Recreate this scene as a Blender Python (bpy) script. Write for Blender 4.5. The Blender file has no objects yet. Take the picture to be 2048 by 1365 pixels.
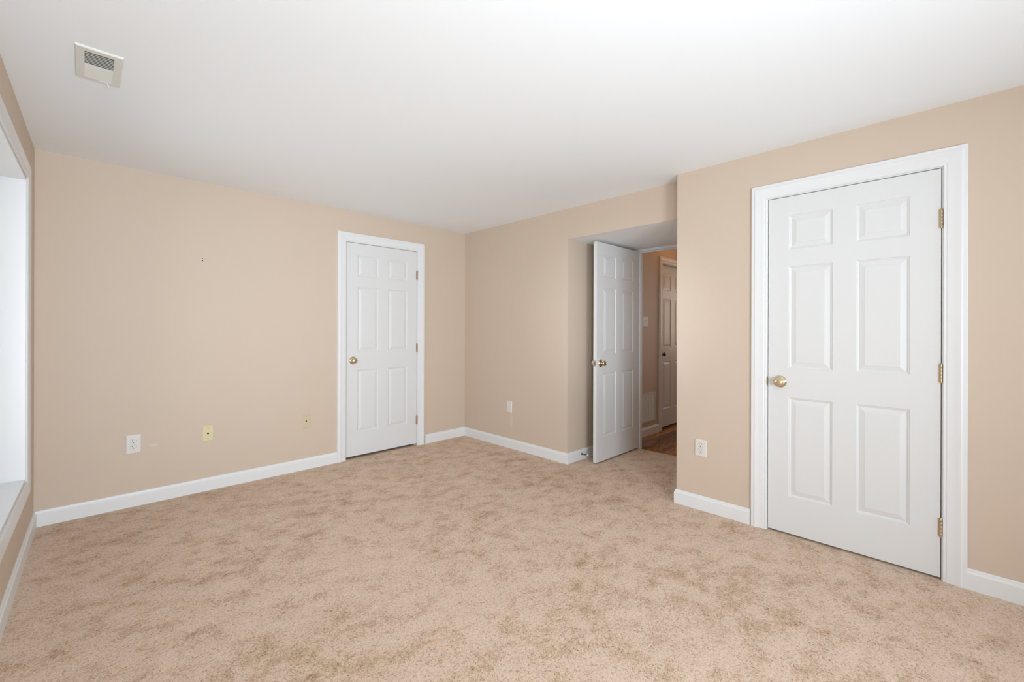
import bpy, bmesh, math, random
from mathutils import Vector, Matrix
C = bpy.context.scene.collection
S = bpy.context.scene
PI = math.pi

# ------------------------------------------------------------------ camera, world, lights, exposure
cam_data = bpy.data.cameras.new('camera')
cam = bpy.data.objects.new('camera', cam_data); C.objects.link(cam); S.camera = cam
yaw, roll = math.radians(45.456), math.radians(0.152)
fw = Vector((math.cos(yaw), math.sin(yaw), 0)); rt = Vector((math.sin(yaw), -math.cos(yaw), 0)); up = Vector((0, 0, 1))
r2 = rt * math.cos(roll) + up * math.sin(roll); u2 = up * math.cos(roll) - rt * math.sin(roll)
cam.matrix_world = Matrix(((r2.x, u2.x, -fw.x, -3.1718), (r2.y, u2.y, -fw.y, -4.0062), (r2.z, u2.z, -fw.z, 1.2406), (0, 0, 0, 1)))
cam_data.sensor_width = 36.0
cam_data.lens = 36.0 * 869.28 / 2048
cam_data.shift_y = -(682.5 - 658.71) / 2048
cam_data.clip_start = 0.02

S.view_settings.view_transform = 'Standard'
S.view_settings.look = 'None'
S.view_settings.gamma = 1.0
S.view_settings.use_curve_mapping = False
S.view_settings.exposure = -0.05

world = bpy.data.worlds.new('sky'); S.world = world; world.use_nodes = True
bgn = world.node_tree.nodes['Background']
bgn.inputs[0].default_value = (0.92, 0.97, 1.0, 1); bgn.inputs[1].default_value = 0.6


def area(name, loc, target, sx, sy, power, col=(1, 1, 1), spread=180):
    l = bpy.data.lights.new(name, 'AREA'); l.shape = 'RECTANGLE'; l.size = sx; l.size_y = sy
    l.energy = power; l.color = col; l.spread = math.radians(spread)
    o = bpy.data.objects.new(name, l); C.objects.link(o); o.location = loc
    d = Vector(target) - Vector(loc); o.rotation_euler = d.to_track_quat('-Z', 'Y').to_euler()
    return o


# daylight through the big window on the left and an added window behind the camera, a flash
# bounced off the ceiling, added fill lamps for room, alcove and hall, and the warm lamp of the hall
LAMP_TINT = (0.885, 1.0, 1.105)
def spot(name, loc, target, power, size, cone, blend, col):
    l = bpy.data.lights.new(name, 'SPOT'); l.energy = power; l.color = col; l.shadow_soft_size = size
    l.spot_size = math.radians(cone); l.spot_blend = blend
    o = bpy.data.objects.new(name, l); C.objects.link(o); o.location = loc
    o.rotation_euler = (Vector(target) - Vector(loc)).to_track_quat('-Z', 'Y').to_euler()
    return o


area('daylight_window_left', (-3.90, -1.13, 1.25), (-0.5, -1.25, 1.1), 1.25, 1.55, 14, (0.96, 1.0, 1.03))
area('near_window_fill', (-1.15, -6.30, 1.35), (-2.2, 0, 1.25), 1.6, 1.3, 20, LAMP_TINT)  # added light at an unseen window, lifts the left side of the room
spot('flash_bounced', (-2.95, -4.40, 0.35), (-2.55, -3.30, 2.35), 78, 0.10, 150, 1.0, LAMP_TINT)
spot('alcove_fill', (-3.13, -4.35, 1.25), (0.50, -1.64, 1.35), 150, 0.12, 25, 1.0, LAMP_TINT)  # added fill, narrow beam to brighten the alcove and its open door
area('frontal_fill', (-2.95, -5.75, 1.05), (-1.55, 0.0, 1.4), 1.0, 1.0, 54, LAMP_TINT, 115)  # added soft fill well behind the camera, evens out the room
hl = bpy.data.lights.new('hall_lamp', 'POINT'); hl.energy = 1.1; hl.color = (1.0, 0.40, 0.08); hl.shadow_soft_size = 0.05
hlo = bpy.data.objects.new('hall_lamp', hl); C.objects.link(hlo); hlo.location = (2.0, -1.86, 2.26)
area('hall_fill', (3.7, -2.1, 1.5), (1.4, -1.6, 1.1), 0.8, 1.0, 7, (1.0, 0.86, 0.74))  # added fill giving the hall a dim general light, no window there

# ------------------------------------------------------------------ materials
def new_mat(name):
    m = bpy.data.materials.new(name); m.use_nodes = True
    return m, m.node_tree.nodes, m.node_tree.links, m.node_tree.nodes['Principled BSDF']


def simple(name, col, rough=0.5, metal=0.0, bump=0.0, bscale=200.0, coat=0.0, var=0.0, vscale=3.0):
    m, N, L, b = new_mat(name)
    b.inputs['Base Color'].default_value = (*col, 1); b.inputs['Roughness'].default_value = rough
    b.inputs['Metallic'].default_value = metal
    if coat: b.inputs['Coat Weight'].default_value = coat
    tc = N.new('ShaderNodeTexCoord')
    if bump:
        n = N.new('ShaderNodeTexNoise'); n.inputs['Scale'].default_value = bscale; n.inputs['Detail'].default_value = 2
        L.new(tc.outputs['Object'], n.inputs['Vector'])
        bp = N.new('ShaderNodeBump'); bp.inputs['Strength'].default_value = bump; bp.inputs['Distance'].default_value = 0.002
        L.new(n.outputs['Fac'], bp.inputs['Height']); L.new(bp.outputs['Normal'], b.inputs['Normal'])
    if var:
        n2 = N.new('ShaderNodeTexNoise'); n2.inputs['Scale'].default_value = vscale; n2.inputs['Detail'].default_value = 3
        L.new(tc.outputs['Object'], n2.inputs['Vector'])
        mx = N.new('ShaderNodeMix'); mx.data_type = 'RGBA'
        mx.inputs['A'].default_value = (*[c * (1 - var) for c in col], 1); mx.inputs['B'].default_value = (*[min(1, c * (1 + var)) for c in col], 1)
        L.new(n2.outputs['Fac'], mx.inputs['Factor']); L.new(mx.outputs['Result'], b.inputs['Base Color'])
    return m


WALLC = (0.66, 0.538, 0.432)
M = {}
M['wall'] = simple('beige_wall_paint', WALLC, 0.62, bump=0.06, bscale=260, var=0.015, vscale=2.0)


def scuffed(name, spots):
    """the wall paint with a few pale rubbed marks: (centre, size, strength)"""
    m = M['wall'].copy(); m.name = name; N = m.node_tree.nodes; L = m.node_tree.links; b = N['Principled BSDF']
    src = b.inputs['Base Color'].links[0].from_socket
    tc = N.new('ShaderNodeTexCoord'); nz = N.new('ShaderNodeTexNoise'); nz.inputs['Scale'].default_value = 40
    L.new(tc.outputs['Object'], nz.inputs['Vector'])
    for c, sz, st in spots:
        mp = N.new('ShaderNodeMapping'); mp.vector_type = 'TEXTURE'; mp.inputs['Location'].default_value = c; mp.inputs['Scale'].default_value = sz
        L.new(tc.outputs['Object'], mp.inputs['Vector'])
        ln = N.new('ShaderNodeVectorMath'); ln.operation = 'LENGTH'; L.new(mp.outputs['Vector'], ln.inputs[0])
        rg = N.new('ShaderNodeMapRange'); rg.interpolation_type = 'SMOOTHSTEP'
        rg.inputs['From Min'].default_value = 1.0; rg.inputs['From Max'].default_value = 0.3; rg.inputs['To Max'].default_value = st
        L.new(ln.outputs['Value'], rg.inputs['Value'])
        mu = N.new('ShaderNodeMath'); mu.operation = 'MULTIPLY'; L.new(rg.outputs['Result'], mu.inputs[0]); L.new(nz.outputs['Fac'], mu.inputs[1])
        mx = N.new('ShaderNodeMix'); mx.data_type = 'RGBA'; L.new(mu.outputs[0], mx.inputs['Factor']); L.new(src, mx.inputs['A'])
        mx.inputs['B'].default_value = (0.78, 0.70, 0.62, 1); src = mx.outputs['Result']
    L.new(src, b.inputs['Base Color'])
    return m


M['wall_far'] = scuffed('beige_wall_paint_with_rub', [((-2.818, 0, 0.405), (0.035, 0.2, 0.016), 0.9)])
M['wall_right'] = scuffed('beige_wall_paint_with_streak', [((0, -0.775, 0.285), (0.2, 0.030, 0.10), 0.8)])
M['ceil'] = simple('white_ceiling_paint', (0.905, 0.93, 0.95), 0.9, bump=0.05, bscale=180)
M['trim'] = simple('white_trim_paint', (0.825, 0.83, 0.835), 0.38, bump=0.03, bscale=120)
M['door'] = simple('white_door_paint', (0.765, 0.768, 0.767), 0.42, bump=0.05, bscale=90)
M['brass'] = simple('aged_brass', (0.70, 0.59, 0.41), 0.25, 1.0, bump=0.02, bscale=300)
M['hinge'] = simple('dull_brass', (0.55, 0.45, 0.31), 0.42, 1.0, bump=0.05, bscale=300)
M['bronze'] = simple('dark_bronze', (0.10, 0.075, 0.055), 0.35, 1.0, bump=0.02)
M['duct'] = simple('grey_duct_metal', (0.20, 0.20, 0.19), 0.6, bump=0.02)
M['dark'] = simple('dark_slot', (0.02, 0.017, 0.015), 0.6)
M['plate'] = simple('white_plastic', (0.76, 0.73, 0.69), 0.35, bump=0.01)
M['almond'] = simple('almond_plastic', (0.74, 0.655, 0.40), 0.4, bump=0.01)
M['almond_pale'] = simple('pale_almond_plastic', (0.64, 0.545, 0.37), 0.45, bump=0.01)
M['vent'] = simple('offwhite_vent_enamel', (0.77, 0.755, 0.70), 0.45, bump=0.02)
M['nickel'] = simple('worn_nickel', (0.62, 0.58, 0.52), 0.35, 1.0, bump=0.02)
M['rubber'] = simple('dark_rubber', (0.06, 0.045, 0.04), 0.6)
M['steel'] = simple('spring_steel', (0.16, 0.14, 0.13), 0.35, 1.0)
M['straw'] = simple('orange_straw', (0.62, 0.30, 0.10), 0.7, bump=0.1)
M['glass'], N, L, b = new_mat('window_glass')
tr = N.new('ShaderNodeBsdfTransparent'); gl = N.new('ShaderNodeBsdfGlossy'); gl.inputs['Roughness'].default_value = 0.02
mxs = N.new('ShaderNodeMixShader'); fr = N.new('ShaderNodeFresnel'); fr.inputs['IOR'].default_value = 1.45
L.new(fr.outputs[0], mxs.inputs[0]); L.new(tr.outputs[0], mxs.inputs[1]); L.new(gl.outputs[0], mxs.inputs[2])
L.new(mxs.outputs[0], N['Material Output'].inputs['Surface'])

# carpet: cut pile, fine dark flecks between the yarn tips, shading of the leaning pile painted in as blotches
m, N, L, b = new_mat('tan_carpet_pile'); M['carpet'] = m
b.inputs['Roughness'].default_value = 0.95
b.inputs['Specular IOR Level'].default_value = 0.1
b.inputs['Sheen Weight'].default_value = 0.15
tc = N.new('ShaderNodeTexCoord')


def noise(scale, detail, rough=0.5, dist=0.0, vec=None):
    n = N.new('ShaderNodeTexNoise'); n.inputs['Scale'].default_value = scale; n.inputs['Detail'].default_value = detail
    n.inputs['Roughness'].default_value = rough; n.inputs['Distortion'].default_value = dist
    L.new(vec if vec else tc.outputs['Object'], n.inputs['Vector']); return n


def ramp(src, stops):
    r = N.new('ShaderNodeValToRGB'); L.new(src, r.inputs[0])
    e = r.color_ramp.elements
    while len(e) < len(stops): e.new(0.5)
    for k, (p, c) in enumerate(stops): e[k].position = p; e[k].color = (*c, 1)
    return r


def mixc(a, bb, f, mode='MIX'):
    x = N.new('ShaderNodeMix'); x.data_type = 'RGBA'; x.blend_type = mode
    for s, v in (('A', a), ('B', bb), ('Factor', f)):
        if isinstance(v, (int, float)): x.inputs[s].default_value = v
        elif isinstance(v, tuple): x.inputs[s].default_value = (*v, 1)
        else: L.new(v, x.inputs[s])
    return x.outputs['Result']


mp = N.new('ShaderNodeMapping'); mp.inputs['Scale'].default_value = (1.0, 1.25, 1); mp.inputs['Rotation'].default_value = (0, 0, 0.6)
L.new(tc.outputs['Object'], mp.inputs['Vector'])
big = noise(1.3, 2, 0.5, 0.0)
blot = noise(7.5, 6, 0.62, 0.2, mp.outputs['Vector'])
mid = noise(38, 3, 0.6, 0.4)
fleck = noise(125, 4, 0.72, 1.2)


def wsum(parts):
    acc = None
    for o_, w_ in parts:
        n_ = N.new('ShaderNodeMath'); n_.operation = 'MULTIPLY_ADD'; L.new(o_, n_.inputs[0]); n_.inputs[1].default_value = w_
        if acc is None: n_.inputs[2].default_value = 0.0
        else: L.new(acc, n_.inputs[2])
        acc = n_.outputs[0]
    return acc


lean_shade = wsum([(big.outputs['Fac'], 0.30), (blot.outputs['Fac'], 0.80), (mid.outputs['Fac'], 0.30), (fleck.outputs['Fac'], 0.60)])
pile = ramp(lean_shade, [(0.80, (0.46, 0.290, 0.178)), (0.92, (0.65, 0.458, 0.318)), (1.03, (0.775, 0.588, 0.445)), (1.16, (0.82, 0.635, 0.49))])
pile.color_ramp.interpolation = 'EASE'
scl = N.new('ShaderNodeMath'); scl.operation = 'MULTIPLY_ADD'; scl.inputs[1].default_value = 0.5; scl.inputs[2].default_value = 0.0
L.new(lean_shade, scl.inputs[0]); L.new(scl.outputs[0], pile.inputs[0])
for e_, p_ in zip(pile.color_ramp.elements, (0.395, 0.455, 0.515, 0.60)): e_.position = p_
tuft = ramp(fleck.outputs['Fac'], [(0.36, (0.50, 0.46, 0.43)), (0.46, (0.93, 0.925, 0.92)), (0.60, (1.06, 1.06, 1.06))])
base = mixc(pile.outputs['Color'], tuft.outputs['Color'], 0.85, 'MULTIPLY')
L.new(base, b.inputs['Base Color'])
bp = N.new('ShaderNodeBump'); bp.inputs['Strength'].default_value = 0.55; bp.inputs['Distance'].default_value = 0.006
L.new(fleck.outputs['Fac'], bp.inputs['Height']); L.new(bp.outputs['Normal'], b.inputs['Normal'])

# hall floor: glossy brown strip wood running along the hall
m, N, L, b = new_mat('brown_strip_wood'); M['wood'] = m
b.inputs['Roughness'].default_value = 0.16; b.inputs['Specular IOR Level'].default_value = 0.25
tc = N.new('ShaderNodeTexCoord')
br = N.new('ShaderNodeTexBrick'); L.new(tc.outputs['Object'], br.inputs['Vector'])
br.inputs['Scale'].default_value = 1.0; br.inputs['Brick Width'].default_value = 0.9; br.inputs['Row Height'].default_value = 0.057
br.inputs['Mortar Size'].default_value = 0.0012
br.inputs['Color1'].default_value = (0.17, 0.060, 0.012, 1); br.inputs['Color2'].default_value = (0.55, 0.235, 0.06, 1)
br.inputs['Mortar'].default_value = (0.03, 0.012, 0.006, 1)
mp = N.new('ShaderNodeMapping'); mp.inputs['Scale'].default_value = (3, 40, 1); L.new(tc.outputs['Object'], mp.inputs['Vector'])
gr = noise(3, 5, 0.6, 0.5, mp.outputs['Vector'])
grr = ramp(gr.outputs['Fac'], [(0.38, (0.35, 0.32, 0.28)), (0.62, (1.4, 1.35, 1.3))])
L.new(mixc(br.outputs['Color'], grr.outputs['Color'], 1.0, 'MULTIPLY'), b.inputs['Base Color'])

# ------------------------------------------------------------------ helpers
def box(bm, x0, x1, y0, y1, z0, z1):
    v = [bm.verts.new((x, y, z)) for x in (x0, x1) for y in (y0, y1) for z in (z0, z1)]
    for f in ((0, 1, 3, 2), (4, 6, 7, 5), (0, 4, 5, 1), (2, 3, 7, 6), (0, 2, 6, 4), (1, 5, 7, 3)):
        bm.faces.new([v[i] for i in f])


def lathe(bm, prof, axis_m=None, seg=28):
    """prof: (r, h) pairs; turned about local Z, then moved by axis_m"""
    rings = []
    for r, h in prof:
        if r < 1e-6: rings.append([bm.verts.new((0, 0, h))])
        else: rings.append([bm.verts.new((r * math.cos(2 * PI * k / seg), r * math.sin(2 * PI * k / seg), h)) for k in range(seg)])
    for a, c in zip(rings, rings[1:]):
        for k in range(seg):
            q = [a[k % len(a)], a[(k + 1) % len(a)], c[(k + 1) % len(c)], c[k % len(c)]]
            q2 = []
            for v in q:
                if v not in q2: q2.append(v)
            if len(q2) >= 3: bm.faces.new(q2)
    if axis_m:
        vs = [v for r in rings for v in r]
        for v in vs: v.co = axis_m @ v.co


def obj(name, bm, mat, parent=None, xf=None, loc=None, smooth=False, bevel=0.0, angle=40):
    """links bm as ONE mesh object; loc = its origin (mesh stays where it is in parent / world space)"""
    if xf is not None: bmesh.ops.transform(bm, matrix=xf, verts=bm.verts)
    if loc is not None: bmesh.ops.translate(bm, vec=-Vector(loc), verts=bm.verts)
    bmesh.ops.recalc_face_normals(bm, faces=bm.faces)
    me = bpy.data.meshes.new(name); bm.to_mesh(me); bm.free()
    if mat: me.materials.append(mat)
    o = bpy.data.objects.new(name, me); C.objects.link(o)
    if loc is not None: o.location = loc
    if parent: o.parent = parent
    if smooth:
        for p in me.polygons: p.use_smooth = True
        try: me.set_sharp_from_angle(angle=math.radians(angle))
        except Exception: pass
    if bevel:
        md = o.modifiers.new('bevel', 'BEVEL'); md.width = bevel; md.segments = 2; md.limit_method = 'ANGLE'
    return o


def tag(o, label, cat, group=None, kind=None):
    o['label'] = label; o['category'] = cat
    if group: o['group'] = group
    if kind: o['kind'] = kind
    return o


def struct(name, bm, mat, label, cat, **k):
    return tag(obj(name, bm, mat, **k), label, cat, kind='structure')


def empty(name, loc, rz=0.0):
    o = bpy.data.objects.new(name, None); C.objects.link(o); o.location = loc; o.rotation_euler = (0, 0, rz)
    o.empty_display_size = 0.1
    return o


def boxes(*bs):
    bm = bmesh.new()
    for q in bs: box(bm, *q)
    return bm


def wall_with_hole(axis, a0, a1, t0, t1, z1, holes):
    """vertical wall running along axis ('x' or 'y') from a0 to a1, thickness t0..t1, with holes (h0, h1, zb, zt)"""
    bm = bmesh.new()

    def bx(p0, p1, q0, q1):
        if p1 - p0 < 1e-5 or q1 - q0 < 1e-5: return
        if axis == 'x': box(bm, p0, p1, t0, t1, q0, q1)
        else: box(bm, t0, t1, p0, p1, q0, q1)
    cur = a0
    for h0, h1, zb, zt in sorted(holes):
        bx(cur, h0, 0, z1); bx(h0, h1, zt, z1); bx(h0, h1, 0, zb); cur = h1
    bx(cur, a1, 0, z1)
    return bm


def sweep(bm, path, prof, closed=False, side=1):
    """sweeps prof [(u outward, v proud)] along the 2D path; returns via callback 3D handled by xf later.
    points are (a, b) in the wall plane, proud = third axis"""
    n = len(path); rows = []
    for i in range(n):
        p = Vector(path[i])
        d0 = d1 = None
        if i > 0 or closed: d0 = (p - Vector(path[i - 1])).normalized()
        if i < n - 1 or closed: d1 = (Vector(path[(i + 1) % n]) - p).normalized()
        if d0 is None: d0 = d1
        if d1 is None: d1 = d0
        n0 = Vector((-d0.y, d0.x)) * side; n1 = Vector((-d1.y, d1.x)) * side
        mt = (n0 + n1).normalized(); k = 1.0 / max(0.2, mt.dot(n0))
        rows.append([bm.verts.new((*(p + mt * k * u), v)) for u, v in prof])
    m_ = len(prof)
    rng = range(n if closed else n - 1)
    for i in rng:
        a, c = rows[i], rows[(i + 1) % n]
        for j in range(m_): bm.faces.new([a[j], a[(j + 1) % m_], c[(j + 1) % m_], c[j]])
    if not closed:
        bm.faces.new(rows[0]); bm.faces.new(rows[-1])


CASING = [(0, 0), (0, 0.009), (0.002, 0.0105), (0.005, 0.0105), (0.007, 0.009), (0.011, 0.0095), (0.014, 0.0115), (0.030, 0.0125),
          (0.044, 0.0145), (0.053, 0.0175), (0.059, 0.0182), (0.063, 0.0170), (0.065, 0.0158), (0.078, 0.0158), (0.080, 0.0145), (0.080, 0)]


def casing_u(a0, a1, zt, width=0.082):
    """door casing in the (a, z) plane around the opening a0..a1 up to zt"""
    k = width / 0.080
    bm = bmesh.new()
    sweep(bm, [(a0, -0.004), (a0, zt), (a1, zt), (a1, -0.004)], [(u * k, v) for u, v in CASING], side=1)
    return bm


def plane_xf(origin, a_dir, out_dir):
    """maps (a, z, proud) to the world"""
    a = Vector(a_dir); o = Vector(out_dir)
    return Matrix(((a.x, 0, o.x, origin[0]), (a.y, 0, o.y, origin[1]), (0, 1, 0, origin[2]), (0, 0, 0, 1)))


# ------------------------------------------------------------------ the room shell
H = 2.3525          # ceiling height
WX = -3.394         # left wall at the far corner
LB = -1.513         # alcove's left return wall
CX = -0.142         # closet wall face
LC = -2.614         # closet wall's free corner
HD = 2.070          # alcove ceiling
NEAR = -6.00        # wall behind the camera
th = -0.0175        # the left wall is a touch out of square
LEFT = Matrix.Translation((WX, 0, 0)) @ Matrix.Rotation(th, 4, 'Z')

# left wall with the deep picture-window recess (local: x 0 = face, y runs to the near side)
wy0, wy1, wz0, wz1 = -1.80, -0.46, 0.405, 2.055
fx = lambda pts: pts
struct('wall_left', wall_with_hole('y', -6.1, 0.0, -0.40, 0.0, H, [(wy0, wy1, wz0, wz1)]), M['wall'],
       'beige painted left wall around the deep white window recess', 'wall', xf=LEFT.copy())
# far wall with door opening
struct('wall_far', wall_with_hole('x', WX - 0.05, 0.12, 0.0, 0.12, H, [(-1.434, -0.628, 0, 2.07)]), M['wall_far'],
       'long beige wall facing the camera with closed white door and cable plates', 'wall')
# right wall: full-height part then the header over the alcove
bm = bmesh.new(); box(bm, 0.0, 0.12, LB, 0.0, 0, H); box(bm, 0.0, 0.006, LC - 0.02, LB, HD, H)
box(bm, 0.12, 0.952, LB, LB + 0.12, 0, H)
struct('wall_right', bm, M['wall_right'], 'beige wall right of the far corner running into the alcove with the open door', 'wall')
struct('ceiling_alcove', boxes((0.006, 0.952, LC, LB, HD, H)), M['ceil'], 'low white soffit over the open door alcove', 'ceiling')
# closet wall on the right
bm = wall_with_hole('y', NEAR - 0.1, LC, CX, CX + 0.11, H, [(-3.980, -3.180, 0, 2.066)])
box(bm, CX + 0.11, 0.986, LC - 0.136, LC, 0, H)
struct('wall_closet', bm, M['wall'], 'beige wall at the right around the large closed white door', 'wall')
# wall with the doorway to the hall
struct('wall_doorway', wall_with_hole('y', LC, LB, 0.952, 0.986, H, [(-2.505, -1.706, 0, 2.067)]), M['wall'],
       'beige wall holding the doorway from the alcove to the hall', 'wall')
# wall behind the camera with an added window
struct('wall_near', wall_with_hole('x', -3.8, 0.0, NEAR - 0.15, NEAR, H, [(-1.95, -0.35, 0.70, 2.00)]), M['wall'],
       'beige wall behind the camera with an added window', 'wall')
# hall
struct('wall_hall_left', wall_with_hole('x', 0.986, 4.0, -1.49, -1.38, H, [(1.874, 2.680, 0, 2.072)]), M['wall'],
       'dim beige hall wall with return air grille and white door', 'wall')
struct('wall_hall_right', boxes((0.986, 4.0, -2.86, -2.75, 0, H)), M['wall'], 'beige wall on the hidden right side of the hall', 'wall')
struct('wall_hall_end', boxes((4.0, 4.1, -2.86, -1.38, 0, H)), M['wall'], 'beige wall closing the hidden end of the hall', 'wall')
# closets behind the closed doors
def closet(name, x0, x1, y0, y1, skip, label):
    bm = bmesh.new(); t = 0.05
    if skip != '-y': box(bm, x0, x1, y0 - t, y0, 0, H)
    if skip != '+y': box(bm, x0, x1, y1, y1 + t, 0, H)
    if skip != '-x': box(bm, x0 - t, x0, y0, y1, 0, H)
    if skip != '+x': box(bm, x1, x1 + t, y0, y1, 0, H)
    struct(name, bm, M['wall'], label, 'wall')
closet('wall_far_closet', -1.75, -0.35, 0.12, 0.75, '-y', 'hidden closet walls behind the door of the long beige wall')
closet('wall_right_closet', CX + 0.11, 0.7, -4.3, LC - 0.11, '-x', 'hidden closet walls behind the large right door')
closet('wall_hall_closet', 1.6, 2.9, -1.38, -0.9, '-y', 'hidden closet walls behind the dim hall door')

struct('ceiling', boxes((-3.95, 4.1, -6.3, 0.85, H, H + 0.1)), M['ceil'], 'flat white ceiling of the room', 'ceiling')
bm = bmesh.new()
box(bm, -3.95, 0.0, -6.3, 0.85, -0.06, 0.0); box(bm, 0.0, 0.953, -6.3, 0.85, -0.06, 0.0)
fl = struct('floor', bm, M['carpet'], 'mottled tan cut-pile carpet covering the room and alcove', 'floor')
struct('floor_hall', boxes((0.953, 4.1, -3.0, -0.85, -0.06, -0.006)), M['wood'], 'glossy brown wooden strip floor of the hall', 'floor')

# ------------------------------------------------------------------ baseboards
BASE = [(0.0, 0.0), (0.0135, 0.0), (0.0135, 0.076), (0.0122, 0.0795), (0.0095, 0.083), (0.0080, 0.088), (0.0070, 0.094), (0.0045, 0.0975), (0.0, 0.0975)]


def base_runs(path, names, mat, prof=BASE, drop=-0.003):
    """mitred runs along a plan path (room on the left-hand side of travel is handled by sign); one object per segment"""
    n = len(path); P = [Vector(q) for q in path]
    mit = []
    for i in range(n):
        d0 = (P[i] - P[i - 1]).normalized() if i > 0 else None
        d1 = (P[i + 1] - P[i]).normalized() if i < n - 1 else None
        if d0 is None: d0 = d1
        if d1 is None: d1 = d0
        n0 = Vector((d0.y, -d0.x)); n1 = Vector((d1.y, -d1.x))   # right-hand side of travel
        mt = (n0 + n1).normalized(); mit.append(mt / mt.dot(n0))
    for i, nm in enumerate(names):
        if nm is None: continue
        bm = bmesh.new(); rows = []
        for j in (i, i + 1):
            rows.append([bm.verts.new((P[j].x + mit[j].x * t, P[j].y + mit[j].y * t, z + (drop if z == 0 else 0))) for t, z in prof])
        m_ = len(prof)
        for k in range(m_): bm.faces.new([rows[0][k], rows[0][(k + 1) % m_], rows[1][(k + 1) % m_], rows[1][k]])
        bm.faces.new(rows[0]); bm.faces.new(rows[1])
        struct(nm[0], bm, mat, nm[1], 'baseboard', loc=((P[i].x + P[i + 1].x) / 2, (P[i].y + P[i + 1].y) / 2, 0))


lw = LEFT @ Vector((0, -6.0, 0))
base_runs([(lw.x, lw.y), (WX, 0), (-1.503, 0)],
          [('baseboard_left', 'white baseboard along the left wall under the window recess'),
           ('baseboard_far', 'long white baseboard under the cable plates left of the far door')], M['trim'])
base_runs([(-0.548, 0), (0, 0), (0, LB), (0.945, LB)],
          [('baseboard_far_corner', 'short white baseboard between far door and corner'),
           ('baseboard_right', 'white baseboard along the beige wall right of the corner'),
           ('baseboard_alcove', 'white baseboard behind the open door carrying the doorstop')], M['trim'])
base_runs([(0.945, LC), (CX, LC), (CX, -3.099)],
          [('baseboard_alcove_right', 'hidden white baseboard on the right side of the alcove'),
           ('baseboard_closet', 'short white baseboard left of the large right door under the outlet')], M['trim'])
base_runs([(CX, -4.051), (CX, NEAR)], [('baseboard_closet_near', 'white baseboard at the right edge beside the large door')], M['trim'])
base_runs([(0.989, -1.49), (1.806, -1.49)], [('baseboard_hall', 'white baseboard under the return air grille in the hall')], M['trim'])

# ------------------------------------------------------------------ doors
PANELS_X = ((0.109, 0.325), (0.431, 0.650))
PANELS_Z = ((0.223, 0.820), (0.997, 1.612), (1.715, 1.920))
RINGS = ((0.0, 0.0), (0.0025, 0.0034), (0.0060, 0.0040), (0.0112, 0.0078), (0.0132, 0.0080), (0.0370, 0.0020), (0.0378, 0.0008))
DW, DH, DT = 0.764, 2.033, 0.035


def door_slab_bm(w=DW, h=DH, t=DT):
    """x 0 (latch) .. w (hinge), face y 0 (towards -y) .. t, z 0 .. h"""
    bm = bmesh.new()
    xs = [0, PANELS_X[0][0], PANELS_X[0][1], PANELS_X[1][0], PANELS_X[1][1], w]
    zs = [0]
    for a, c in PANELS_Z: zs += [a, c]
    zs.append(h)
    for face in (0, 1):
        Y = lambda d: d if face == 0 else t - d
        for i in range(len(xs) - 1):
            for k in range(len(zs) - 1):
                x0, x1, z0, z1 = xs[i], xs[i + 1], zs[k], zs[k + 1]
                if i in (1, 3) and k in (1, 3, 5):
                    prev = None
                    for off, dep in RINGS:
                        ring = [bm.verts.new((x, Y(dep), z)) for x, z in ((x0 + off, z0 + off), (x1 - off, z0 + off), (x1 - off, z1 - off), (x0 + off, z1 - off))]
                        if prev:
                            for q in range(4): bm.faces.new([prev[q], prev[(q + 1) % 4], ring[(q + 1) % 4], ring[q]])
                        prev = ring
                    bm.faces.new(prev)
                else:
                    bm.faces.new([bm.verts.new((x, Y(0), z)) for x, z in ((x0, z0), (x1, z0), (x1, z1), (x0, z1))])
    for x in (0, w):
        for k in range(len(zs) - 1):
            bm.faces.new([bm.verts.new(q) for q in ((x, 0, zs[k]), (x, t, zs[k]), (x, t, zs[k + 1]), (x, 0, zs[k + 1]))])
    for z in (0, h):
        for i in range(len(xs) - 1):
            bm.faces.new([bm.verts.new(q) for q in ((xs[i], 0, z), (xs[i + 1], 0, z), (xs[i + 1], t, z), (xs[i], t, z))])
    bmesh.ops.remove_doubles(bm, verts=bm.verts, dist=1e-5)
    return bm


ROSE = [(0, 0), (0.0365, 0), (0.0370, 0.002), (0.0355, 0.0050), (0.0320, 0.0068), (0.0300, 0.0095), (0.0220, 0.0115), (0.0140, 0.0130)]
KNOB = [(0.0130, 0.011), (0.0115, 0.020), (0.0120, 0.025), (0.0170, 0.029), (0.0225, 0.0335), (0.0252, 0.039), (0.0256, 0.044),
        (0.0242, 0.0490), (0.0210, 0.0522), (0.0190, 0.0526), (0.0182, 0.0517), (0.0120, 0.0536), (0.0, 0.0545)]


def add_knob(parent, x, z, back=False, mat=None, t=DT):
    """knob on the -y face (or +y face): rosette with the turned grip as its own part"""
    mat = mat or M['brass']
    ax = Matrix.Translation((x, t if back else 0.0, z)) @ Matrix.Rotation((-PI / 2) if back else (PI / 2), 4, 'X')
    bm = bmesh.new(); lathe(bm, ROSE, ax, 32)
    ro = obj('rosette', bm, mat, parent, smooth=True, angle=50)
    bm = bmesh.new(); lathe(bm, KNOB, ax, 32)
    obj('knob', bm, mat, ro, smooth=True, angle=50)


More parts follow.
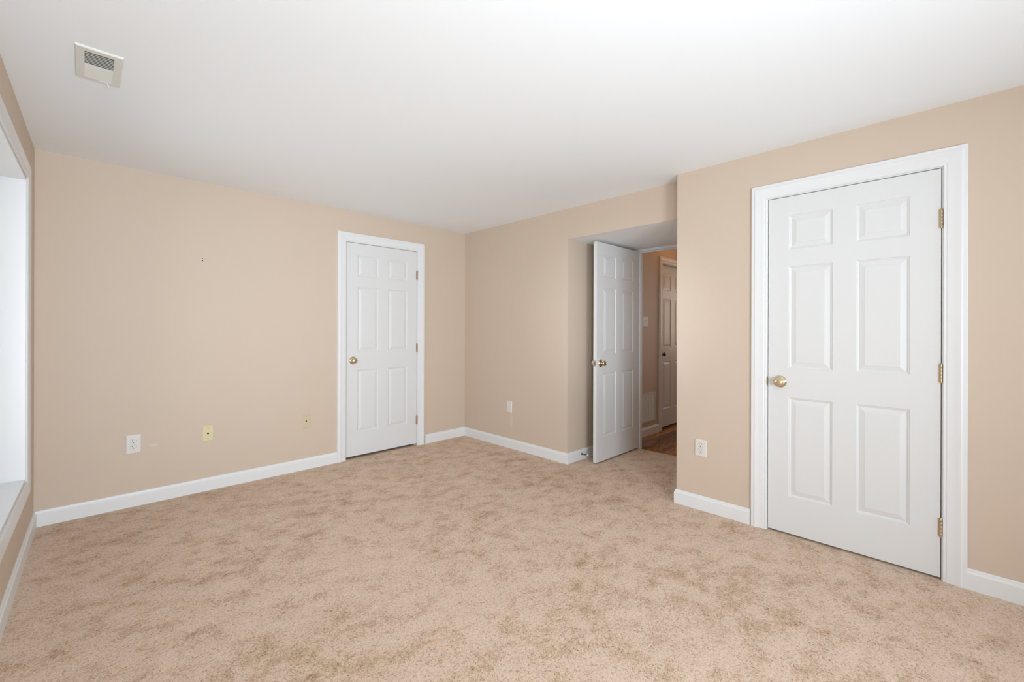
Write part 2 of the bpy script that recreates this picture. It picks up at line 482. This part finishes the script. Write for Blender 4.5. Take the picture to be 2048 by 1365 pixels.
def add_hinge(parent, x, y, z, mat):
    bm = bmesh.new()
    for k in range(5):
        h0 = z - 0.0445 + k * 0.0178
        lathe(bm, [(0, h0), (0.0060, h0), (0.0062, h0 + 0.0004), (0.0062, h0 + 0.0172), (0.0060, h0 + 0.0176), (0, h0 + 0.0176)],
              Matrix.Translation((x, y, 0)), 16)
    for s in (-1, 1):
        e = z + s * 0.0445
        lathe(bm, [(0.0045, e), (0.0050, e + s * 0.002), (0.0035, e + s * 0.0055), (0, e + s * 0.0065)], Matrix.Translation((x, y, 0)), 16)
    box(bm, x - 0.011, x + 0.011, y + 0.0045, y + 0.0065, z - 0.0445, z + 0.0445)
    return obj('hinge', bm, mat, parent, smooth=True)


def door(name, loc, rz, label, z0, hinges=True, jamb=True, latch=False, knob_back=False, knob_mat=None, knob_z=0.913):
    """root empty at the latch-side floor corner of the door's face"""
    r = tag(empty(name, loc, rz), label, 'door', kind='structure')
    s = obj('slab', door_slab_bm(), M['door'], r, smooth=True, angle=5)
    s.location = (0, 0, z0)
    add_knob(s, 0.064, knob_z, mat=knob_mat)
    if knob_back: add_knob(s, 0.064, knob_z, back=True)
    if latch:
        bm = boxes((-0.0016, 0.0004, DT / 2 - 0.0125, DT / 2 + 0.0125, knob_z - 0.028, knob_z + 0.028))
        lp = obj('latch_plate', bm, M['nickel'], s, bevel=0.0005)
        bm = bmesh.new(); box(bm, -0.011, 0.0, DT / 2 - 0.006, DT / 2 + 0.006, knob_z - 0.009, knob_z + 0.009)
        obj('latch_bolt', bm, M['steel'], lp, bevel=0.002)
    if hinges:
        for hz in (0.249, 1.015, 1.784): add_hinge(s, DW + 0.0015, -0.0050, hz, M['hinge'])
    return r


door('door_1', (CX + 0.003, -3.198, 0), -PI / 2, 'large white six panel door at the right with brass knob', 0.012)
door('door_2', (-1.415 + 0.002, 0.003, 0), 0, 'closed white six panel door in the long far wall', 0.025)
door('door_3', (0.174, -1.712, 0), 0, 'white six panel door standing open in the alcove', 0.014, hinges=False, latch=True, knob_back=True)
door('door_4', (1.893, -1.450, 0), 0, 'dim white six panel door partly seen down the hall', 0.018, hinges=False, knob_mat=M['bronze'])
bpy.data.objects['door_3'].children[0]
# small dark nick low on the open door
bm = bmesh.new(); lathe(bm, [(0, 0.0012), (0.003, 0.0010), (0.0034, 0), (0, 0)], Matrix.Translation((0.108, 0.0, 0.055)) @ Matrix.Rotation(PI / 2, 4, 'X'), 12)
obj('bumper_mark', bm, M['steel'], bpy.data.objects['door_3'].children[0])

# jambs with stops and casings; local a = along the wall
def frame(nm_j, nm_c, xf, a0, a1, zt, cw, lab_j, lab_c, depth=0.11, stop_at=0.041, top_only=False, casing=True, inward=1):
    bm = bmesh.new(); jt = 0.016
    def bx(p0, p1, z0, z1, d0, d1): box(bm, p0, p1, z0, z1, -d1, -d0)
    bx(a0 - jt, a0, -0.003, zt + jt, 0.0, depth); bx(a1, a1 + jt, -0.003, zt + jt, 0.0, depth); bx(a0, a1, zt, zt + jt, 0.0, depth)
    st = 0.011
    bx(a0, a0 + st, -0.003, zt, stop_at, stop_at + 0.03); bx(a1 - st, a1, -0.003, zt, stop_at, stop_at + 0.03); bx(a0 + st, a1 - st, zt - st, zt, stop_at, stop_at + 0.03)
    j = struct(nm_j, bm, M['trim'], lab_j, 'door frame', xf=xf.copy())
    if casing:
        bm = casing_u(a0 - 0.005, a1 + 0.005, zt + 0.005, cw)
        struct(nm_c, bm, M['trim'], lab_c, 'door casing', xf=xf.copy(), smooth=True, angle=12)
    return j


# closet wall: a = -y
xfC = plane_xf((CX, 0, 0), (0, -1, 0), (-1, 0, 0))
frame('trim_1', 'trim_2', xfC, 3.1945, 3.9655, 2.049, 0.084, 'white jamb around the large right door', 'white moulded casing around the large right door')
bm = bmesh.new()
box(bm, 3.1945 - 0.0004, 3.1945 + 0.0012, 0.893, 0.951, -0.030, 0.0005)
box(bm, 3.1905, 3.1950, 0.900, 0.944, -0.002, 0.0014)
sp = obj('strike_plate', bm, M['hinge'], None, xf=xfC.copy())
sp.parent = bpy.data.objects['trim_1']
# far wall: a = x
xfA = plane_xf((0, 0, 0), (1, 0, 0), (0, -1, 0))
frame('trim_3', 'trim_4', xfA, -1.4170, -0.6455, 2.062, 0.081, 'white jamb around the far wall door', 'white moulded casing around the far wall door')
# hall door
xfH = plane_xf((0, -1.49, 0), (1, 0, 0), (0, -1, 0))
frame('trim_5', 'trim_6', xfH, 1.890, 2.660, 2.056, 0.074, 'white jamb around the hall door', 'white casing around the dim hall door', stop_at=0.077, depth=0.11)
# doorway into the hall: jamb liner with stop, thin head trim against the soffit
bm = bmesh.new()
box(bm, 0.945, 0.988, -1.722, -1.704, -0.004, 2.066)
box(bm, 0.945, 0.988, -2.507, -2.489, -0.004, 2.066)
box(bm, 0.945, 0.988, -2.489, -1.722, 2.048, 2.066)
box(bm, 0.970, 0.988, -2.489, -1.722, 2.038, 2.048)
struct('trim_7', bm, M['trim'], 'white jamb of the doorway from alcove to hall', 'door frame', bevel=0.001)
bm = boxes((0.938, 0.9518, -2.56, -1.7025, 2.052, 2.0695))
box(bm, 0.943, 0.9518, -1.7035, -1.640, -0.003, 2.0695)
struct('trim_8', bm, M['trim'], 'thin white head trim between alcove soffit and hall doorway', 'door casing')

# ------------------------------------------------------------------ window recess in the left wall
xfL = LEFT @ Matrix(((0, 0, 1, 0), (1, 0, 0, 0), (0, 1, 0, 0), (0, 0, 0, 1)))   # (a = local y, z, proud)
bm = bmesh.new()
pth = [(wy1, wz0), (wy1, wz1), (wy0, wz1), (wy0, wz0)]
sweep(bm, pth, [(u * 1.0 + 0.004, v) for u, v in CASING], closed=True, side=-1)
struct('trim_9', bm, M['trim'], 'white moulded casing around the window recess in the left wall', 'window casing', xf=xfL.copy(), smooth=True, angle=12)
bm = bmesh.new(); t = 0.012; dp = 0.30
box(bm, wy1 - t, wy1, wz0, wz1, -dp, 0.004); box(bm, wy0, wy0 + t, wz0, wz1, -dp, 0.004)
box(bm, wy0 + t, wy1 - t, wz1 - t, wz1, -dp, 0.004); box(bm, wy0 + t, wy1 - t, wz0, wz0 + t, -dp, 0.004)
struct('trim_10', bm, M['trim'], 'white lining and sill of the deep window recess', 'window jamb', xf=xfL.copy())


def window(name, xf, a0, a1, z0, z1, d, label, nx=2):
    """sash frame with mullions and panes, set at depth d behind the wall face"""
    bm = bmesh.new(); w = 0.05
    box(bm, a0, a1, z0, z0 + w, -d - 0.04, -d); box(bm, a0, a1, z1 - w, z1, -d - 0.04, -d)
    box(bm, a0, a0 + w, z0 + w, z1 - w, -d - 0.04, -d); box(bm, a1 - w, a1, z0 + w, z1 - w, -d - 0.04, -d)
    cuts = [a0 + w]
    for k in range(1, nx):
        c = a0 + (a1 - a0) * k / nx
        box(bm, c - 0.025, c + 0.025, z0 + w, z1 - w, -d - 0.04, -d); cuts += [c - 0.025, c + 0.025]
    cuts.append(a1 - w)
    f = struct(name, bm, M['trim'], label, 'window', xf=xf.copy())
    for k in range(nx):
        bm = boxes((cuts[2 * k], cuts[2 * k + 1], z0 + w, z1 - w, -d - 0.024, -d - 0.018))
        bmesh.ops.transform(bm, matrix=xf, verts=bm.verts)
        obj('pane', bm, M['glass'], f)
    return f


window('window_1', xfL, wy0 + t, wy1 - t, wz0 + t, wz1 - t, 0.30, 'white framed window at the back of the left wall recess', 2)
xfN = plane_xf((0, NEAR, 0), (1, 0, 0), (0, 1, 0))
window('added_window', xfN, -1.95, -0.35, 0.70, 2.00, 0.06, 'added white framed window in the wall behind the camera', 3)  # added unseen window, opening for the fill light outside it

# ------------------------------------------------------------------ wall plates (local: x across, z up, face towards -y)
def disc_bm(cx, cz, r, y0, y1, flat=0.0, seg=28):
    """short cylinder along y; flat > 0 cuts the top and bottom (receptacle face)"""
    bm = bmesh.new(); a = []
    for y in (y0, y1):
        ring = []
        for k in range(seg):
            x, z = r * math.cos(2 * PI * k / seg), r * math.sin(2 * PI * k / seg)
            if flat: z = max(-flat, min(flat, z))
            ring.append(bm.verts.new((cx + x, y, cz + z)))
        a.append(ring)
    for k in range(seg): bm.faces.new([a[0][k], a[0][(k + 1) % seg], a[1][(k + 1) % seg], a[1][k]])
    bm.faces.new(a[0]); bm.faces.new(a[1])
    return bm


def plate_bm(w, h, t=0.006):
    bm = bmesh.new(); e = 0.005
    rings = []
    for off, y in ((0, 0.0), (0, -t * 0.35), (e * 0.4, -t * 0.8), (e, -t)):
        rings.append([bm.verts.new((sx * (w / 2 - off), y, sz * (h / 2 - off))) for sx, sz in ((-1, -1), (1, -1), (1, 1), (-1, 1))])
    for a, c in zip(rings, rings[1:]):
        for k in range(4): bm.faces.new([a[k], a[(k + 1) % 4], c[(k + 1) % 4], c[k]])
    bm.faces.new(rings[0]); bm.faces.new(rings[-1])
    return bm


def screw(parent, x, z, y, mat, r=0.0032):
    obj('screw', disc_bm(x, z, r, y, y - 0.0012, seg=12), mat, parent)


def outlet(loc, rz, w, h, label, slots=True, group=None, name='electrical_outlet', cat='outlet'):
    r = tag(empty(name, loc, rz), label, cat, group)
    obj('cover_plate', plate_bm(w, h), M['plate'], r)
    for dz in (0.0195, -0.0195):
        f = obj('receptacle', disc_bm(0, dz, 0.0172, -0.0055, -0.0078, flat=0.0142), M['plate'], r)
        rim = obj('rim', disc_bm(0, dz, 0.0182, -0.0055, -0.0062, flat=0.0152), M['rim'], f)
        if slots:
            bm = bmesh.new()
            box(bm, -0.0078, -0.0052, -0.0082, -0.0077, dz + 0.0005, dz + 0.0095)
            box(bm, 0.0052, 0.0078, -0.0082, -0.0077, dz + 0.0015, dz + 0.0085)
            b2 = disc_bm(0, dz - 0.0075, 0.0034, -0.0077, -0.0083, seg=14)
            me = bpy.data.meshes.new('tmp'); b2.to_mesh(me); b2.free(); bm.from_mesh(me); bpy.data.meshes.remove(me)
            obj('slots', bm, M['dark'], f)
    screw(r, 0, 0, -0.0058, M['plate'])
    return r


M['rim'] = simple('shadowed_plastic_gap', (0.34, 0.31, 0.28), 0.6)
outlet((-2.926, 0, 0.433), 0, 0.080, 0.130, 'white duplex outlet with oversized plate near the left corner of the far wall')
outlet((CX, -2.786, 0.425), -PI / 2, 0.080, 0.117, 'white duplex outlet left of the large right door')
# plain white plate on the right wall, no visible slots
r = tag(empty('wall_plate', (0, -0.750, 0.428), -PI / 2), 'small pale wall plate on the beige wall right of the far corner', 'wall plate')
obj('cover_plate', plate_bm(0.074, 0.122), M['plate'], r)
bm = bmesh.new(); box(bm, -0.0165, 0.0165, -0.0075, -0.0055, -0.033, 0.033)
ins = obj('insert', bm, M['plate'], r, bevel=0.0008)
for dz in (0.024, -0.016): obj('insert_groove', boxes((-0.011, 0.011, -0.0080, -0.0074, dz - 0.0022, dz + 0.0022)), M['vent'], ins)


def cable_plate(loc, w, h, mat, label, nut_r):
    r = tag(empty('cable_plate', loc, 0), label, 'wall plate')
    obj('cover_plate', plate_bm(w, h, 0.005), mat, r)
    bm = bmesh.new()
    lathe(bm, [(0, 0.004), (nut_r, 0.004), (nut_r, 0.008), (nut_r * 0.72, 0.0085), (nut_r * 0.72, 0.013), (nut_r * 0.45, 0.0135), (0, 0.010)],
          Matrix.Rotation(PI / 2, 4, 'X'), 6 if nut_r > 0.006 else 16)
    obj('coax_jack', bm, M['dark'], r)
    for dz in (0.0415, -0.0415): screw(r, 0, dz, -0.0048, M['screw'])
    return r


M['screw'] = simple('tarnished_screw', (0.30, 0.25, 0.16), 0.4, 0.6)
cable_plate((-2.4955, 0, 0.436), 0.070, 0.116, M['almond'], 'yellowed almond cable plate in the middle of the far wall', 0.0072)
cable_plate((-1.7755, 0, 0.425), 0.068, 0.120, M['almond_pale'], 'pale almond cable plate just left of the far door', 0.0058)

# light switch and return grille on the hall wall
r = tag(empty('light_switch', (1.478, -1.49, 1.331), 0), 'dim double light switch plate above the grille in the hall', 'light switch')
obj('cover_plate', plate_bm(0.116, 0.122), M['plate'], r)
for dx in (-0.023, 0.023):
    bm = bmesh.new()
    v = [bm.verts.new(q) for q in ((dx - 0.005, -0.0055, -0.012), (dx + 0.005, -0.0055, -0.012), (dx + 0.005, -0.0055, 0.012), (dx - 0.005, -0.0055, 0.012),
                                   (dx - 0.0042, -0.017, 0.004), (dx + 0.0042, -0.017, 0.004), (dx + 0.0042, -0.015, 0.012), (dx - 0.0042, -0.015, 0.012))]
    for f in ((0, 1, 2, 3), (4, 5, 6, 7), (0, 1, 5, 4), (1, 2, 6, 5), (2, 3, 7, 6), (3, 0, 4, 7)): bm.faces.new([v[i] for i in f])
    obj('toggle', bm, M['plate'], r)
    for dz in (0.030, -0.030): screw(r, dx, dz, -0.0058, M['plate'])

r = tag(empty('return_air_grille', (1.550, -1.49, 0.153), 0), 'louvred return air grille low on the dim hall wall', 'air grille')
bm = bmesh.new(); gw, gh = 0.342, 0.342; fwid = 0.022
for q in ((-gw / 2, gw / 2, 0, fwid), (-gw / 2, gw / 2, gh - fwid, gh), (-gw / 2, -gw / 2 + fwid, fwid, gh - fwid), (gw / 2 - fwid, gw / 2, fwid, gh - fwid)):
    box(bm, q[0], q[1], -0.009, 0.0, q[2], q[3])
obj('grille_frame', bm, M['vent'], r, bevel=0.002)
obj('backing', boxes((-gw / 2 + 0.01, gw / 2 - 0.01, -0.0012, -0.0002, 0.01, gh - 0.01)), M['dark'], r)
obj('mullion', boxes((-0.004, 0.004, -0.0085, -0.001, fwid, gh - fwid)), M['vent'], r)
bm = bmesh.new(); nsl = 24
for k in range(nsl):
    zc = fwid + (gh - 2 * fwid) * (k + 0.5) / nsl
    for a0, a1 in ((-gw / 2 + fwid, -0.004), (0.004, gw / 2 - fwid)):
        v = [bm.verts.new(q) for q in ((a0, -0.0015, zc + 0.0048), (a1, -0.0015, zc + 0.0048), (a1, -0.0085, zc - 0.0030), (a0, -0.0085, zc - 0.0030),
                                       (a0, -0.0015, zc + 0.0038), (a1, -0.0015, zc + 0.0038), (a1, -0.0085, zc - 0.0040), (a0, -0.0085, zc - 0.0040))]
        for f in ((0, 1, 2, 3), (4, 5, 6, 7), (0, 1, 5, 4), (2, 3, 7, 6), (0, 3, 7, 4), (1, 2, 6, 5)): bm.faces.new([v[i] for i in f])
obj('louvres', bm, M['vent'], r)

# ------------------------------------------------------------------ ceiling register
r = tag(empty('ceiling_vent', (-3.129, -1.458, H), 0), 'off-white ceiling air register above the left wall', 'air vent')
X0, X1, Y0, Y1 = -0.072, 0.072, -0.151, 0.151
gx0, gx1, gy0, gy1 = -0.044, 0.044, -0.122, 0.124
bm = bmesh.new(); tF = 0.007
def ringframe(bm, o, i, z0, zo):
    A = [(o[0], o[2]), (o[1], o[2]), (o[1], o[3]), (o[0], o[3])]; B = [(i[0], i[2]), (i[1], i[2]), (i[1], i[3]), (i[0], i[3])]
    mid = [(a[0] * 0.86 + b_[0] * 0.14, a[1] * 0.86 + b_[1] * 0.14) for a, b_ in zip(A, B)]
    rr = [[bm.verts.new((*p, z)) for p in P_] for P_, z in ((A, 0.0), (A, zo * 0.4), (mid, zo), (B, zo), (B, 0.0))]
    for a, c in zip(rr, rr[1:]):
        for k in range(4): bm.faces.new([a[k], a[(k + 1) % 4], c[(k + 1) % 4], c[k]])
ringframe(bm, (X0, X1, Y0, Y1), (gx0, gx1, gy0, gy1), 0, -tF)
obj('vent_frame', bm, M['vent'], r)
obj('backing', boxes((gx0 - 0.003, gx1 + 0.003, gy0 - 0.003, gy1 + 0.003, -0.0010, -0.0003)), M['duct'], r)
nl = 18
for half in (0, 1):
    bm = bmesh.new()
    for k in range(nl // 2):
        kk = k + half * (nl // 2)
        yc = gy0 + (gy1 - gy0) * (kk + 0.5) / nl
        s = 1 if half == 0 else -1
        p = [(yc - s * 0.0056, -0.0058), (yc + s * 0.0056, -0.0026), (yc + s * 0.0056, -0.0036), (yc - s * 0.0056, -0.0068)]
        va = [bm.verts.new((gx0, y, z)) for y, z in p]; vb = [bm.verts.new((gx1, y, z)) for y, z in p]
        for q in range(4): bm.faces.new([va[q], va[(q + 1) % 4], vb[(q + 1) % 4], vb[q]])
        bm.faces.new(va); bm.faces.new(vb)
    obj('louvres', bm, M['vent'], r)
bm = bmesh.new()
box(bm, 0.004, 0.026, 0.130, 0.1325, -0.0085, -0.0065)
v0 = Vector((0.028, 0.131, -0.007)); 
mt = Matrix.Translation(v0) @ Vector((0.010, 0.028, -0.016)).to_track_quat('Z', 'Y').to_matrix().to_4x4()
lathe(bm, [(0, 0), (0.0030, 0), (0.0030, 0.012), (0.0044, 0.0135), (0.0044, 0.021), (0, 0.022)], mt, 12)
obj('damper_lever', bm, M['vent'], r, smooth=True)

# ------------------------------------------------------------------ spring doorstop on the alcove baseboard
r = tag(empty('spring_doorstop', (0.204, LB - 0.0135, 0.054), 0), 'dark spring doorstop on the alcove baseboard beside the open door', 'doorstop')
dirv = Vector((0.0, -0.072, 0.002)); Ls = dirv.length
mt = dirv.to_track_quat('Z', 'Y').to_matrix().to_4x4()
bm = bmesh.new(); lathe(bm, [(0, -0.001), (0.0105, -0.001), (0.0105, 0.002), (0.005, 0.006), (0, 0.006)], mt, 16)
obj('base', bm, M['steel'], r, smooth=True)
bm = bmesh.new(); turns, seg = 15, 12; prev = None
for k in range(turns * seg + 1):
    a = 2 * PI * k / seg; zz = 0.004 + (Ls - 0.012) * k / (turns * seg); rr_ = 0.0042
    c = Vector((rr_ * math.cos(a), rr_ * math.sin(a), zz)); n1 = Vector((math.cos(a), math.sin(a), 0)); n2 = Vector((0, 0, 1))
    ring = [bm.verts.new(mt @ (c + (n1 * math.cos(q) + n2 * math.sin(q)) * 0.0013)) for q in (0, PI / 3, 2 * PI / 3, PI, 4 * PI / 3, 5 * PI / 3)]
    if prev:
        for q in range(6): bm.faces.new([prev[q], prev[(q + 1) % 6], ring[(q + 1) % 6], ring[q]])
    prev = ring
obj('spring', bm, M['steel'], r, smooth=True)
bm = bmesh.new(); lathe(bm, [(0, Ls - 0.010), (0.0075, Ls - 0.010), (0.0088, Ls - 0.004), (0.0080, Ls + 0.002), (0, Ls + 0.003)], mt, 18)
obj('rubber_tip', bm, M['plate'], r, smooth=True)['label'] = 'white rubber tip'

# ------------------------------------------------------------------ picture hanger left in the far wall
r = tag(empty('picture_hanger', (-2.5325, 0, 1.763), 0), 'tiny picture hanger left high on the far wall', 'hanger')
bm = bmesh.new(); lathe(bm, [(0, 0.0), (0.0040, 0.0), (0.0040, 0.004), (0, 0.005)], Matrix.Translation((0, 0, 0.0085)) @ Matrix.Rotation(PI / 2, 4, 'X'), 12)
obj('nail_head', bm, M['rubber'], r)
obj('strap', boxes((-0.004, 0.004, -0.004, 0, -0.0035, 0.0045)), M['plate'], r)
bm = bmesh.new(); lathe(bm, [(0, 0.0), (0.0038, 0.0), (0.0038, 0.007), (0, 0.008)], Matrix.Translation((0, 0, -0.0080)) @ Matrix.Rotation(PI / 2, 4, 'X'), 12)
obj('hook', bm, M['rubber'], r)

# ------------------------------------------------------------------ bits on the carpet
def straw(a, c, rad, label):
    a, c = Vector(a), Vector(c); d = c - a; mid = (a + c) / 2
    bm = bmesh.new(); prev = None
    side = d.cross(Vector((0, 0, 1))).normalized()
    for k in range(9):
        f = k / 8; p = a + d * f + side * 0.003 * math.sin(PI * f) + Vector((0, 0, 0.0012 * math.sin(PI * f)))
        rr_ = rad * (0.4 + 0.6 * math.sin(PI * (0.08 + 0.84 * f)))
        ring = [bm.verts.new(p + side * math.cos(q) * rr_ + Vector((0, 0, 1)) * math.sin(q) * rr_) for q in (0, PI / 3, 2 * PI / 3, PI, 4 * PI / 3, 5 * PI / 3)]
        if prev:
            for q in range(6): bm.faces.new([prev[q], prev[(q + 1) % 6], ring[(q + 1) % 6], ring[q]])
        else: bm.faces.new(ring)
        prev = ring
    bm.faces.new(prev)
    return tag(obj('straw', bm, M['straw'], loc=(mid.x, mid.y, 0.0), smooth=True), label, 'straw')
straw((-2.225, -2.542, 0.002), (-2.173, -2.566, 0.002), 0.0016, 'longer orange straw lying on the carpet near the camera')
straw((-1.931, -2.498, 0.002), (-1.912, -2.517, 0.002), 0.0011, 'shorter orange straw on the carpet farther from the left wall')
